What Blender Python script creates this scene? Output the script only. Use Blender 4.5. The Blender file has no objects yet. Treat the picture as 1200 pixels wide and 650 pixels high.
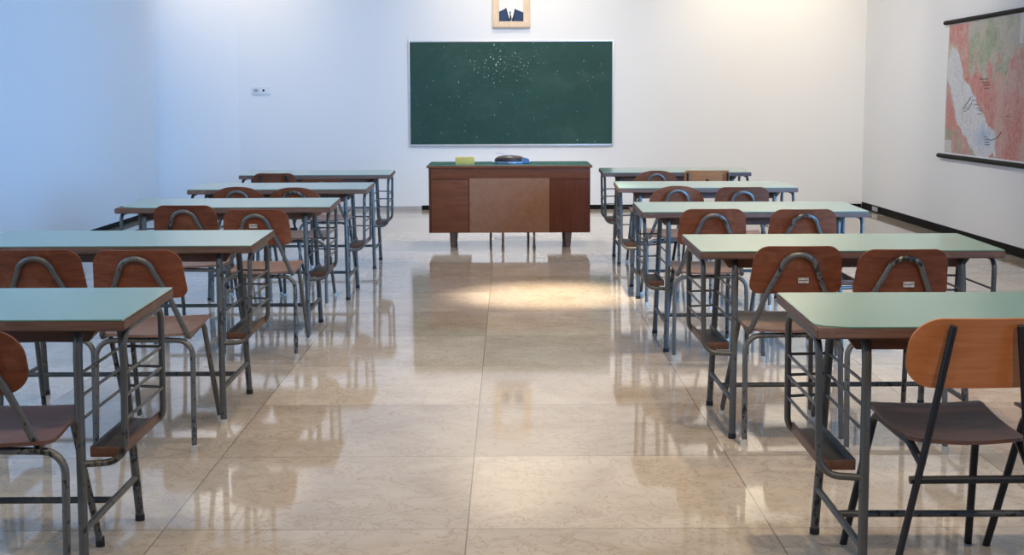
import bpy, bmesh, math, random
from mathutils import Vector, Matrix, noise
random.seed(7)
SC = bpy.context.scene
COL = SC.collection
PI = math.pi
V = Vector

# ------------------------------------------------------------------ materials
def new_mat(name):
    m = bpy.data.materials.new(name); m.use_nodes = True
    nt = m.node_tree; nt.nodes.clear()
    out = nt.nodes.new('ShaderNodeOutputMaterial')
    b = nt.nodes.new('ShaderNodeBsdfPrincipled')
    nt.links.new(b.outputs[0], out.inputs[0])
    return m, nt, b

def N(nt, kind, **kw):
    n = nt.nodes.new(kind)
    for k, v in kw.items():
        if k.startswith('i_'):
            n.inputs[k[2:].replace('_', ' ')].default_value = v
        else:
            setattr(n, k, v)
    return n

def ramp(nt, fac, stops):
    r = nt.nodes.new('ShaderNodeValToRGB')
    e = r.color_ramp.elements
    while len(e) < len(stops): e.new(0.5)
    for el, (p, c) in zip(e, stops):
        el.position = p; el.color = (c[0], c[1], c[2], 1)
    nt.links.new(fac, r.inputs[0])
    return r.outputs[0]

def coords(nt, scale=(1, 1, 1), kind='Object', rand=False):
    tc = nt.nodes.new('ShaderNodeTexCoord')
    mp = nt.nodes.new('ShaderNodeMapping')
    mp.inputs['Scale'].default_value = scale
    src = tc.outputs[kind]
    if rand:
        oi = nt.nodes.new('ShaderNodeObjectInfo')
        mul = N(nt, 'ShaderNodeMath', operation='MULTIPLY'); mul.inputs[1].default_value = 37.0
        nt.links.new(oi.outputs['Random'], mul.inputs[0])
        add = N(nt, 'ShaderNodeVectorMath', operation='ADD')
        nt.links.new(src, add.inputs[0]); nt.links.new(mul.outputs[0], add.inputs[1])
        src = add.outputs[0]
    nt.links.new(src, mp.inputs[0])
    return mp.outputs[0]

def noise_tex(nt, vec, scale, detail=4, rough=0.55, dist=0.0):
    n = nt.nodes.new('ShaderNodeTexNoise')
    n.inputs['Scale'].default_value = scale; n.inputs['Detail'].default_value = detail
    n.inputs['Roughness'].default_value = rough; n.inputs['Distortion'].default_value = dist
    nt.links.new(vec, n.inputs['Vector'])
    return n.outputs[0]

def mixc(nt, fac, a, b, mode='MIX'):
    m = nt.nodes.new('ShaderNodeMix'); m.data_type = 'RGBA'; m.blend_type = mode
    for sock, val in ((m.inputs[0], fac), (m.inputs[6], a), (m.inputs[7], b)):
        if isinstance(val, (int, float)): sock.default_value = val
        elif isinstance(val, tuple): sock.default_value = (val[0], val[1], val[2], 1)
        else: nt.links.new(val, sock)
    return m.outputs[2]

def bump(nt, b, h, strength=0.1, dist=0.002):
    bn = nt.nodes.new('ShaderNodeBump'); bn.inputs['Strength'].default_value = strength
    bn.inputs['Distance'].default_value = dist
    nt.links.new(h, bn.inputs['Height']); nt.links.new(bn.outputs[0], b.inputs['Normal'])

def wood(name, c1, c2, grain=(3, 40, 40), rough=0.4, wear=None, spec=0.5):
    m, nt, b = new_mat(name)
    v = coords(nt, grain, rand=True)
    g = noise_tex(nt, v, 2.0, 6, 0.6, 0.6)
    col = ramp(nt, g, [(0.3, c1), (0.7, c2)])
    if wear:
        v2 = coords(nt, (1, 1, 1), rand=True)
        w = noise_tex(nt, v2, 7.0, 5, 0.65)
        f = ramp(nt, w, [(0.55, (0, 0, 0)), (0.72, (0.6, 0.6, 0.6))])
        col = mixc(nt, f, col, wear)
    oi = nt.nodes.new('ShaderNodeObjectInfo')
    hsv = nt.nodes.new('ShaderNodeHueSaturation')
    mr = N(nt, 'ShaderNodeMapRange'); mr.inputs[3].default_value = 0.82; mr.inputs[4].default_value = 1.18
    nt.links.new(oi.outputs['Random'], mr.inputs[0]); nt.links.new(mr.outputs[0], hsv.inputs['Value'])
    nt.links.new(col, hsv.inputs['Color'])
    nt.links.new(hsv.outputs[0], b.inputs['Base Color'])
    b.inputs['Roughness'].default_value = rough
    b.inputs['Specular IOR Level'].default_value = spec
    bump(nt, b, g, 0.08, 0.001)
    return m

def paint_metal(name, base, chip, amount=0.62, metallic=0.35, rough=0.42):
    m, nt, b = new_mat(name)
    v = coords(nt, (1, 1, 0.5), rand=True)
    n = noise_tex(nt, v, 75.0, 4, 0.6)
    n2 = noise_tex(nt, v, 6.0, 3, 0.6)
    mul = N(nt, 'ShaderNodeMath', operation='MULTIPLY'); nt.links.new(n, mul.inputs[0]); nt.links.new(n2, mul.inputs[1])
    f = ramp(nt, mul.outputs[0], [(amount * 0.5, (0, 0, 0)), (amount * 0.5 + 0.03, (1, 1, 1))])
    tone = ramp(nt, n2, [(0.3, tuple(x * 0.8 for x in base)), (0.7, tuple(x * 1.2 for x in base))])
    nt.links.new(mixc(nt, f, tone, chip), b.inputs['Base Color'])
    b.inputs['Metallic'].default_value = metallic; b.inputs['Roughness'].default_value = rough
    return m

def plain(name, col, rough=0.5, metallic=0.0, var=0.12, scale=12.0):
    m, nt, b = new_mat(name)
    n = noise_tex(nt, coords(nt), scale, 3)
    c = ramp(nt, n, [(0.3, tuple(x * (1 - var) for x in col)), (0.7, tuple(min(1, x * (1 + var)) for x in col))])
    nt.links.new(c, b.inputs['Base Color'])
    b.inputs['Roughness'].default_value = rough; b.inputs['Metallic'].default_value = metallic
    return m

M = {}
M['back_wood'] = wood('ply_back', (0.118, 0.031, 0.014), (0.21, 0.062, 0.026), (2.5, 30, 30), 0.45, (0.30, 0.115, 0.055), 0.28)
M['back_orange'] = wood('ply_back_orange', (0.40, 0.125, 0.040), (0.52, 0.19, 0.066), (2.5, 30, 30), 0.45, None, 0.28)
M['seat_wood'] = wood('ply_seat', (0.165, 0.083, 0.054), (0.26, 0.145, 0.098), (4, 25, 25), 0.38, (0.42, 0.26, 0.18))
M['seat_dark'] = wood('ply_seat_dark', (0.092, 0.042, 0.030), (0.155, 0.068, 0.043), (4, 25, 25), 0.40, (0.22, 0.13, 0.10))
M['edge_wood'] = wood('desk_edge_wood', (0.085, 0.043, 0.027), (0.175, 0.088, 0.054), (3, 60, 60), 0.55, (0.28, 0.16, 0.11))
M['tray_dark'] = wood('tray_dark', (0.045, 0.040, 0.038), (0.09, 0.078, 0.070), (30, 3, 30), 0.5, (0.16, 0.12, 0.10))
M['tray_edge'] = wood('tray_edge', (0.09, 0.042, 0.027), (0.17, 0.08, 0.050), (30, 3, 30), 0.5)
M['steel'] = paint_metal('grey_steel', (0.098, 0.096, 0.088), (0.025, 0.022, 0.02), 0.66)
M['steel_worn'] = paint_metal('worn_steel', (0.135, 0.13, 0.118), (0.025, 0.022, 0.02), 0.60, 0.5)
M['black_metal'] = paint_metal('black_steel', (0.014, 0.014, 0.016), (0.06, 0.05, 0.045), 0.85, 0.2, 0.38)
M['rubber_black'] = plain('rubber_black', (0.012, 0.012, 0.013), 0.7)
M['rubber_white'] = plain('rubber_cream', (0.55, 0.50, 0.42), 0.6)
M['sticker'] = plain('sticker', (0.50, 0.43, 0.36), 0.5, 0, 0.25, 80)


# laminate of the pupils' desks: mid green, glossy
m, nt, b = new_mat('laminate_green')
n = noise_tex(nt, coords(nt, rand=True), 5.0, 4)
c = ramp(nt, n, [(0.3, (0.135, 0.275, 0.195)), (0.7, (0.160, 0.315, 0.225))])
sp = noise_tex(nt, coords(nt, rand=True), 160.0, 2)
c = mixc(nt, ramp(nt, sp, [(0.70, (0, 0, 0)), (0.76, (0.35, 0.35, 0.35))]), c, (0.55, 0.62, 0.55))
nt.links.new(c, b.inputs['Base Color']); b.inputs['Roughness'].default_value = 0.22
b.inputs['Specular IOR Level'].default_value = 0.6; b.inputs['Coat Weight'].default_value = 0.4; b.inputs['Coat Roughness'].default_value = 0.12
M['laminate'] = m
M['desk_green'] = plain('linoleum_dark_green', (0.035, 0.14, 0.10), 0.2)

# walls
def wall_mat(name, col, rough=0.75):
    m, nt, b = new_mat(name)
    n = noise_tex(nt, coords(nt, kind='Object'), 0.9, 5, 0.6)
    c = ramp(nt, n, [(0.3, tuple(x * 0.985 for x in col)), (0.7, col)])
    sp = noise_tex(nt, coords(nt, kind='Object'), 9.0, 2, 0.4)
    c = mixc(nt, ramp(nt, sp, [(0.80, (0, 0, 0)), (0.82, (0.35, 0.35, 0.35))]), c, tuple(x * 0.6 for x in col))
    nt.links.new(c, b.inputs['Base Color']); b.inputs['Roughness'].default_value = rough
    fine = noise_tex(nt, coords(nt, kind='Object'), 140.0, 2)
    bump(nt, b, fine, 0.05, 0.001)
    return m
M['wall'] = wall_mat('white_wall_paint', (0.80, 0.80, 0.79))
M['ceiling'] = wall_mat('ceiling_paint', (0.40, 0.40, 0.40))
M['skirting'] = plain('black_skirting', (0.006, 0.006, 0.006), 0.7)
M['skirting_stone'] = plain('grey_skirting', (0.42, 0.40, 0.38), 0.4)

NT = None
# polished stone floor with joints at measured positions
TX0, TDX = -0.1342, 0.9565
TY0, TDY = 4.2133, 0.8927
m, nt, b = new_mat('polished_stone_floor')
NT = nt
tc = nt.nodes.new('ShaderNodeTexCoord')
sep = nt.nodes.new('ShaderNodeSeparateXYZ'); nt.links.new(tc.outputs['Object'], sep.inputs[0])
def mathn(op, a, bb=None, nt=None):
    nt = nt or NT
    n = N(nt, 'ShaderNodeMath', operation=op)
    for i, x in enumerate((a, bb)):
        if x is None: continue
        if isinstance(x, (int, float)): n.inputs[i].default_value = x
        else: nt.links.new(x, n.inputs[i])
    return n.outputs[0]
ux = mathn('DIVIDE', mathn('SUBTRACT', sep.outputs[0], TX0), TDX)
uy = mathn('DIVIDE', mathn('SUBTRACT', sep.outputs[1], TY0), TDY)
fx = mathn('FLOOR', ux); fy = mathn('FLOOR', uy)
rx = mathn('FRACT', ux); ry = mathn('FRACT', uy)
dx = mathn('MULTIPLY', mathn('MINIMUM', rx, mathn('SUBTRACT', 1.0, rx)), TDX)
dy = mathn('MULTIPLY', mathn('MINIMUM', ry, mathn('SUBTRACT', 1.0, ry)), TDY)
jd = mathn('MINIMUM', dx, dy)
joint = mathn('LESS_THAN', jd, 0.0022)
cmb = nt.nodes.new('ShaderNodeCombineXYZ'); nt.links.new(fx, cmb.inputs[0]); nt.links.new(fy, cmb.inputs[1])
wn = nt.nodes.new('ShaderNodeTexWhiteNoise'); wn.noise_dimensions = '2D'; nt.links.new(cmb.outputs[0], wn.inputs['Vector'])
# shift stone figure per tile
off = N(nt, 'ShaderNodeVectorMath', operation='SCALE'); nt.links.new(wn.outputs['Color'], off.inputs[0]); off.inputs['Scale'].default_value = 13.0
add = N(nt, 'ShaderNodeVectorMath', operation='ADD'); nt.links.new(tc.outputs['Object'], add.inputs[0]); nt.links.new(off.outputs[0], add.inputs[1])
cloud = noise_tex(nt, add.outputs[0], 3.0, 6, 0.62, 0.4)
base = ramp(nt, cloud, [(0.28, (0.41, 0.34, 0.26)), (0.5, (0.495, 0.42, 0.332)), (0.75, (0.565, 0.495, 0.402))])
# thin brownish veins
vn = noise_tex(nt, add.outputs[0], 7.0, 8, 0.68, 1.2)
vd = mathn('ABSOLUTE', mathn('SUBTRACT', vn, 0.5))
vein = ramp(nt, vd, [(0.0, (0.8, 0.8, 0.8)), (0.014, (0, 0, 0))])
base = mixc(nt, vein, base, (0.27, 0.19, 0.13))
fl = noise_tex(nt, add.outputs[0], 26.0, 3, 0.5, 2.0)
base = mixc(nt, ramp(nt, fl, [(0.68, (0, 0, 0)), (0.74, (0.35, 0.35, 0.35))]), base, (0.70, 0.64, 0.55))
tv = N(nt, 'ShaderNodeMapRange'); tv.inputs[3].default_value = 0.80; tv.inputs[4].default_value = 1.12
nt.links.new(wn.outputs['Value'], tv.inputs[0])
hs = nt.nodes.new('ShaderNodeHueSaturation'); nt.links.new(base, hs.inputs['Color']); nt.links.new(tv.outputs[0], hs.inputs['Value'])
col = mixc(nt, mathn('MULTIPLY', joint, 0.75), hs.outputs[0], (0.14, 0.115, 0.09))
nt.links.new(col, b.inputs['Base Color'])
ro = N(nt, 'ShaderNodeMapRange'); ro.inputs[3].default_value = 0.03; ro.inputs[4].default_value = 0.085
sm = noise_tex(nt, tc.outputs['Object'], 1.7, 4, 0.6); nt.links.new(sm, ro.inputs[0])
nt.links.new(ro.outputs[0], b.inputs['Roughness'])
b.inputs['Specular IOR Level'].default_value = 0.5
M['floor'] = m
M['floor_border'] = plain('beige_stone_border', (0.45, 0.385, 0.30), 0.12, 0, 0.12, 4)

# chalkboard
m, nt, b = new_mat('chalkboard_green')
v = coords(nt)
n = noise_tex(nt, v, 1.6, 5, 0.6)
c = ramp(nt, n, [(0.3, (0.012, 0.050, 0.038)), (0.7, (0.019, 0.070, 0.052))])
# smeared chalk haze
hz = noise_tex(nt, coords(nt, (1, 1, 1.6)), 2.2, 6, 0.7, 0.8)
c = mixc(nt, ramp(nt, hz, [(0.5, (0, 0, 0)), (0.8, (0.07, 0.07, 0.07))]), c, (0.34, 0.42, 0.38))
# chips where the green has come off: denser in the upper middle
chips = noise_tex(nt, v, 42.0, 2, 0.5)
dense = N(nt, 'ShaderNodeVectorMath', operation='DISTANCE'); nt.links.new(coords(nt, (1.0, 0, 1.7)), dense.inputs[0]); dense.inputs[1].default_value = (-0.15, 0, 1.66)
thr = N(nt, 'ShaderNodeMapRange'); thr.inputs[1].default_value = 0.0; thr.inputs[2].default_value = 0.7; thr.inputs[3].default_value = 0.64; thr.inputs[4].default_value = 0.735
nt.links.new(dense.outputs['Value'], thr.inputs[0])
gt = N(nt, 'ShaderNodeMath', operation='GREATER_THAN'); nt.links.new(chips, gt.inputs[0]); nt.links.new(thr.outputs[0], gt.inputs[1])
c = mixc(nt, gt.outputs[0], c, (0.62, 0.66, 0.62))
nt.links.new(c, b.inputs['Base Color']); b.inputs['Roughness'].default_value = 0.45
b.inputs['Specular IOR Level'].default_value = 0.3
M['board'] = m
M['aluminium'] = plain('aluminium', (0.62, 0.63, 0.65), 0.35, 0.6, 0.05)
M['chalk_dark'] = plain('dark_scratch', (0.008, 0.02, 0.018), 0.7)
# teacher's desk woods
M['td_wood'] = wood('teacher_desk_wood', (0.165, 0.046, 0.017), (0.24, 0.070, 0.027), (2, 20, 14), 0.5, None, 0.15)
M['td_dark'] = wood('teacher_desk_wood_dark', (0.115, 0.031, 0.013), (0.18, 0.050, 0.021), (14, 20, 2), 0.5, None, 0.15)
M['td_board'] = wood('teacher_desk_hardboard', (0.26, 0.112, 0.055), (0.32, 0.145, 0.074), (9, 9, 9), 0.6, None, 0.15)
M['td_leg'] = wood('teacher_desk_leg', (0.10, 0.055, 0.035), (0.15, 0.08, 0.05), (30, 30, 3), 0.45)
M['brass_leg'] = plain('brownish_tube', (0.22, 0.16, 0.11), 0.35, 0.6)
M['yellow'] = plain('yellow_foam', (0.80, 0.50, 0.11), 0.8, 0, 0.1, 60)
M['bag_brown'] = plain('bag_brown', (0.035, 0.016, 0.012), 0.45, 0, 0.3, 30)
M['bag_blue'] = plain('bag_blue', (0.24, 0.31, 0.42), 0.3, 0, 0.7, 25)
M['bag_blue_dark'] = plain('bag_slate', (0.12, 0.19, 0.32), 0.4, 0, 0.3, 25)
M['stick'] = plain('pale_stick', (0.42, 0.44, 0.50), 0.4)
M['frame_wood'] = wood('pale_frame_wood', (0.60, 0.45, 0.30), (0.70, 0.55, 0.39), (20, 20, 4), 0.45)
M['mount'] = plain('mount_white', (0.80, 0.79, 0.76), 0.6, 0, 0.02)
M['suit'] = plain('suit_navy', (0.010, 0.036, 0.105), 0.6, 0, 0.2)
M['suit_dark'] = plain('suit_dark', (0.008, 0.012, 0.03), 0.6)
M['plate_white'] = plain('plate_white', (0.72, 0.72, 0.74), 0.4, 0, 0.02)
M['socket_grey'] = plain('socket_grey', (0.38, 0.38, 0.42), 0.5)
M['black'] = plain('black_plastic', (0.006, 0.006, 0.006), 0.6)
for _k in ('black', 'skirting'): M[_k].node_tree.nodes['Principled BSDF'].inputs['Specular IOR Level'].default_value = 0.12
M['ink'] = plain('map_ink', (0.075, 0.08, 0.085), 0.7)
m, nt, b = new_mat('printed_map'); NT = nt
at = nt.nodes.new('ShaderNodeAttribute'); at.attribute_name = 'print'
fn = noise_tex(nt, coords(nt), 24.0, 7, 0.75, 0.8)
cc = mixc(nt, ramp(nt, fn, [(0.40, (0, 0, 0)), (0.60, (0.8, 0.8, 0.8))]), at.outputs['Color'], mixc(nt, 0.42, at.outputs['Color'], (0.66, 0.62, 0.58)))
fn2 = noise_tex(nt, coords(nt), 13.0, 8, 0.75, 1.5)
fd = mathn('ABSOLUTE', mathn('SUBTRACT', fn2, 0.5))
cc = mixc(nt, ramp(nt, fd, [(0.0, (0.55, 0.55, 0.55)), (0.03, (0, 0, 0))]), cc, (0.20, 0.15, 0.14))
nt.links.new(cc, b.inputs['Base Color']); b.inputs['Roughness'].default_value = 0.55
M['map'] = m
m, nt, b = new_mat('window_glass')
b.inputs['Transmission Weight'].default_value = 1.0; b.inputs['Roughness'].default_value = 0.0; b.inputs['IOR'].default_value = 1.0
M['glass'] = m

# ------------------------------------------------------------------ mesh helpers
def link(name, bm, mat, parent=None, loc=None, smooth=True, angle=40):
    me = bpy.data.meshes.new(name)
    bmesh.ops.recalc_face_normals(bm, faces=bm.faces[:])
    if smooth:
        for f in bm.faces: f.smooth = True
        for e in bm.edges:
            if len(e.link_faces) == 2 and e.calc_face_angle(0) > math.radians(angle): e.smooth = False
    bm.to_mesh(me); bm.free()
    me.materials.append(mat)
    o = bpy.data.objects.new(name, me); COL.objects.link(o)
    if parent: o.parent = parent
    if loc: o.location = loc
    return o

def thing(name, label, cat, loc=(0, 0, 0), rz=0.0, group=None):
    o = bpy.data.objects.new(name, None); COL.objects.link(o)
    o.location = loc; o.rotation_euler = (0, 0, rz); o.empty_display_size = 0.1
    tag(o, label, cat, group); return o

def tag(o, label, cat, group=None):
    o['label'] = label; o['category'] = cat
    if group: o['group'] = group
    return o

def struct(o):
    o['kind'] = 'structure'; return o

def add_box(bm, x0, x1, y0, y1, z0, z1, bev=0.0, seg=2):
    vs = [bm.verts.new((x, y, z)) for x in (x0, x1) for y in (y0, y1) for z in (z0, z1)]
    idx = [(0, 1, 3, 2), (4, 6, 7, 5), (0, 4, 5, 1), (2, 3, 7, 6), (0, 2, 6, 4), (1, 5, 7, 3)]
    fs = [bm.faces.new([vs[i] for i in q]) for q in idx]
    if bev:
        es = list({e for f in fs for e in f.edges})
        bmesh.ops.bevel(bm, geom=es, offset=bev, segments=seg, profile=0.6, affect='EDGES')

def add_prism(bm, poly, axis, a, bb):
    """poly: 2D points; axis: 'x','y','z' extrusion from a to bb"""
    def mk(p, t):
        if axis == 'x': return (t, p[0], p[1])
        if axis == 'y': return (p[0], t, p[1])
        return (p[0], p[1], t)
    A = [bm.verts.new(mk(p, a)) for p in poly]; B = [bm.verts.new(mk(p, bb)) for p in poly]
    n = len(poly)
    fs = [bm.faces.new(A), bm.faces.new(B[::-1])]
    for i in range(n):
        fs.append(bm.faces.new((A[i], B[i], B[(i + 1) % n], A[(i + 1) % n])))
    return fs

def fillet(pts, r, seg=6):
    pts = [V(p) for p in pts]; out = [pts[0]]
    rs = r if isinstance(r, (list, tuple)) else [r] * len(pts)
    for i in range(1, len(pts) - 1):
        p, a, c = pts[i], pts[i - 1], pts[i + 1]
        u = (a - p); w = (c - p); lu, lw = u.length, w.length
        u.normalize(); w.normalize()
        ang = u.angle(w)
        rr = rs[i]
        if ang > PI - 0.02 or rr <= 0:
            out.append(p); continue
        t = min(rr / math.tan(ang / 2), lu * 0.49, lw * 0.49)
        rr = t * math.tan(ang / 2)
        bis = (u + w).normalized(); cen = p + bis * (rr / math.sin(ang / 2))
        s = p + u * t - cen; e = p + w * t - cen
        for k in range(seg + 1):
            f = k / seg
            om = s.angle(e)
            d = (s * math.sin((1 - f) * om) + e * math.sin(f * om)) / math.sin(om)
            out.append(cen + d)
    out.append(pts[-1])
    return out

def add_tube(bm, pts, r, seg=10, flat=None):
    pts = [V(p) for p in pts]
    q = [pts[0]]
    for p in pts[1:]:
        if (p - q[-1]).length > 1e-5: q.append(p)
    pts = q
    tang = []
    for i in range(len(pts)):
        a = pts[max(i - 1, 0)]; c = pts[min(i + 1, len(pts) - 1)]
        tang.append((c - a).normalized())
    ref = V((0, 0, 1)) if abs(tang[0].z) < 0.9 else V((0, 1, 0))
    nrm = (ref - tang[0] * ref.dot(tang[0])).normalized()
    rings = []
    for i, p in enumerate(pts):
        if i:
            nrm = (nrm - tang[i] * nrm.dot(tang[i])).normalized()
        bi = tang[i].cross(nrm)
        ring = []
        for k in range(seg):
            a = 2 * PI * k / seg
            ring.append(bm.verts.new(p + nrm * (math.cos(a) * r) + bi * (math.sin(a) * r * (flat or 1))))
        rings.append(ring)
    for A, B in zip(rings, rings[1:]):
        for k in range(seg):
            bm.faces.new((A[k], A[(k + 1) % seg], B[(k + 1) % seg], B[k]))
    bm.faces.new(rings[0][::-1]); bm.faces.new(rings[-1])

def tube_obj(name, pts, r, mat, parent, seg=10, fr=0.0, flat=None):
    bm = bmesh.new(); add_tube(bm, fillet(pts, fr) if fr else pts, r, seg, flat)
    return link(name, bm, mat, parent, angle=60)

def sheet(rows, thick_dir, thick):
    """rows: list of lists of Vector (grid); offset by thick along thick_dir(func) to close a solid sheet"""
    bm = bmesh.new()
    A = [[bm.verts.new(p) for p in row] for row in rows]
    B = [[bm.verts.new(p + thick_dir * thick) for p in row] for row in rows]
    nr, nc = len(rows), len(rows[0])
    for i in range(nr - 1):
        for j in range(nc - 1):
            bm.faces.new((A[i][j], A[i][j + 1], A[i + 1][j + 1], A[i + 1][j]))
            bm.faces.new((B[i][j], B[i + 1][j], B[i + 1][j + 1], B[i][j + 1]))
    for j in range(nc - 1):
        bm.faces.new((A[0][j], B[0][j], B[0][j + 1], A[0][j + 1]))
        bm.faces.new((A[-1][j], A[-1][j + 1], B[-1][j + 1], B[-1][j]))
    for i in range(nr - 1):
        bm.faces.new((A[i][0], A[i + 1][0], B[i + 1][0], B[i][0]))
        bm.faces.new((A[i][-1], B[i][-1], B[i + 1][-1], A[i + 1][-1]))
    return bm

def rowset(n):
    """v from 0..1, denser at both ends"""
    return [0.5 - 0.5 * math.cos(PI * k / n) for k in range(n + 1)]

# ------------------------------------------------------------------ room shell
XL, XR, YB, YF, ZC = -4.177, 4.302, 16.829, -4.0, 4.3
LY = 16.475                      # where the long left wall ends
CX = -3.2584                     # corner of the slanted wall and the back wall
def poly_obj(name, verts, faces, mat):
    me = bpy.data.meshes.new(name); me.from_pydata(verts, [], faces); me.update()
    me.materials.append(mat); o = bpy.data.objects.new(name, me); COL.objects.link(o); return o
def box_obj(name, x0, x1, y0, y1, z0, z1, mat, bev=0):
    bm = bmesh.new(); add_box(bm, x0, x1, y0, y1, z0, z1, bev); return link(name, bm, mat)

struct(box_obj('floor', XL - 0.7, XR + 0.3, YF - 0.3, YB + 0.3, -0.12, 0.0, M['floor']))
struct(box_obj('ceiling', XL - 0.7, XR + 0.3, YF - 0.3, YB + 0.3, ZC, ZC + 0.12, M['ceiling']))
struct(box_obj('wall_back', CX - 0.02, XR + 0.2, YB, YB + 0.15, 0, ZC, M['wall']))
W3 = (1.0, 9.4)                  # window band in the left wall, beside the camera
bm = bmesh.new()
add_box(bm, XL - 0.15, XL, YF, W3[0], 0.05, ZC); add_box(bm, XL - 0.15, XL, W3[1], LY, 0.05, ZC)
add_box(bm, XL - 0.15, XL, W3[0], W3[1], 0.05, 1.1); add_box(bm, XL - 0.15, XL, W3[0], W3[1], 3.2, ZC)
struct(link('wall_left', bm, M['wall'], smooth=False))
bm = bmesh.new()
add_prism(bm, [(XL - 0.55, 16.43), (CX, YB), (CX, YB + 0.15), (XL - 0.55, YB + 0.15)], 'z', 0, ZC)
struct(link('wall_slanted', bm, M['wall']))
struct(box_obj('wall_front', XL - 0.15, XR + 0.2, YF - 0.15, YF, 0, ZC, M['wall']))
# right wall with two window openings beside and behind the camera
W1, W2, WS, WT = (0.2, 3.6), (4.6, 8.4), 1.0, 3.4
bm = bmesh.new()
add_box(bm, XR, XR + 0.15, YF, W1[0], 0.08, ZC); add_box(bm, XR, XR + 0.15, W1[1], W2[0], 0.08, ZC)
add_box(bm, XR, XR + 0.15, W2[1], YB + 0.02, 0.08, ZC)
for w in (W1, W2):
    add_box(bm, XR, XR + 0.15, w[0], w[1], 0.08, WS); add_box(bm, XR, XR + 0.15, w[0], w[1], WT, ZC)
struct(link('wall_right', bm, M['wall'], smooth=False))
for i, (w, XW, WS, WT) in enumerate(((W1, XR, WS, WT), (W2, XR, WS, WT), (W3, XL - 0.16, 1.1, 3.2)), 1):
    bm = bmesh.new()
    n = 4 if i < 3 else 8
    for k in range(n + 1):
        yy = w[0] + (w[1] - w[0]) * k / n
        y0 = max(w[0], yy - 0.03); y1 = min(w[1], yy + 0.03)
        add_box(bm, XW + 0.05, XW + 0.11, y0, y1, WS, WT)
    add_box(bm, XW + 0.05, XW + 0.11, w[0], w[1], WS, WS + 0.06); add_box(bm, XW + 0.05, XW + 0.11, w[0], w[1], WT - 0.06, WT)
    wf = struct(link('window_%d' % i, bm, M['aluminium'], smooth=False))
# skirting
struct(box_obj('baseboard_right', XR - 0.003, XR + 0.06, YF, YB - 0.02, 0.0, 0.082, M['skirting']))
struct(box_obj('baseboard_left', XL - 0.08, XL + 0.006, YF, LY - 0.005, 0.012, 0.055, M['skirting']))
struct(box_obj('baseboard_back', -1.06, XR - 0.006, YB - 0.012, YB + 0.01, 0.0, 0.055, M['skirting']))
struct(box_obj('trim_1', CX + 0.02, -1.062, YB - 0.010, YB + 0.01, 0.0, 0.045, M['skirting_stone']))
struct(box_obj('trim_2', CX + 0.02, XR - 0.01, YB - 1.05, YB - 0.014, -0.01, 0.0012, M['floor_border']))

# ------------------------------------------------------------------ pupils' double desk
DW, DD, ZN, ZF = 1.2, 0.584, 0.745, 0.755
def ztop(y): return ZN + (ZF - ZN) * y / DD
def slab(x0, x1, y0, y1, o0, o1, cut=None, bev=0.004):
    """tilted slab following the top plane, offsets o0..o1 below/above it; cut = list of polygon points"""
    bm = bmesh.new()
    poly = cut or [(x0, y0), (x1, y0), (x1, y1), (x0, y1)]
    fs = add_prism(bm, poly, 'z', 0, 1)
    for v in bm.verts:
        v.co.z = ztop(v.co.y) + (o1 if v.co.z > 0.5 else o0)
    if bev: bmesh.ops.bevel(bm, geom=bm.edges[:], offset=bev, segments=2, affect='EDGES')
    return bm
hw = DW / 2
LAM = slab(-hw + 0.003, hw - 0.003, 0.003, DD - 0.003, -0.002, 0.0015, bev=0)
def lam_cut(side, a, b_):
    # laminate whose near corner on one side has broken off
    x = hw - 0.003
    if side < 0: poly = [(-x, b_), (-x + a * 0.25, b_ * 0.45), (-x + a, 0.003), (x, 0.003), (x, DD - 0.003), (-x, DD - 0.003)]
    else: poly = [(-x, 0.003), (x - a, 0.003), (x, b_), (x, DD - 0.003), (-x, DD - 0.003)]
    return slab(0, 0, 0, 0, -0.002, 0.0015, cut=poly, bev=0)

def leg_y_near(z): return -0.01 + (0.06 + 0.01) * min(z, 0.64) / 0.64
def leg_y_far(z): return 0.585 - (0.585 - 0.50) * min(z, 0.64) / 0.64
def leg_x(z): return 0.466 - 0.014 * min(z, 0.64) / 0.64

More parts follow.
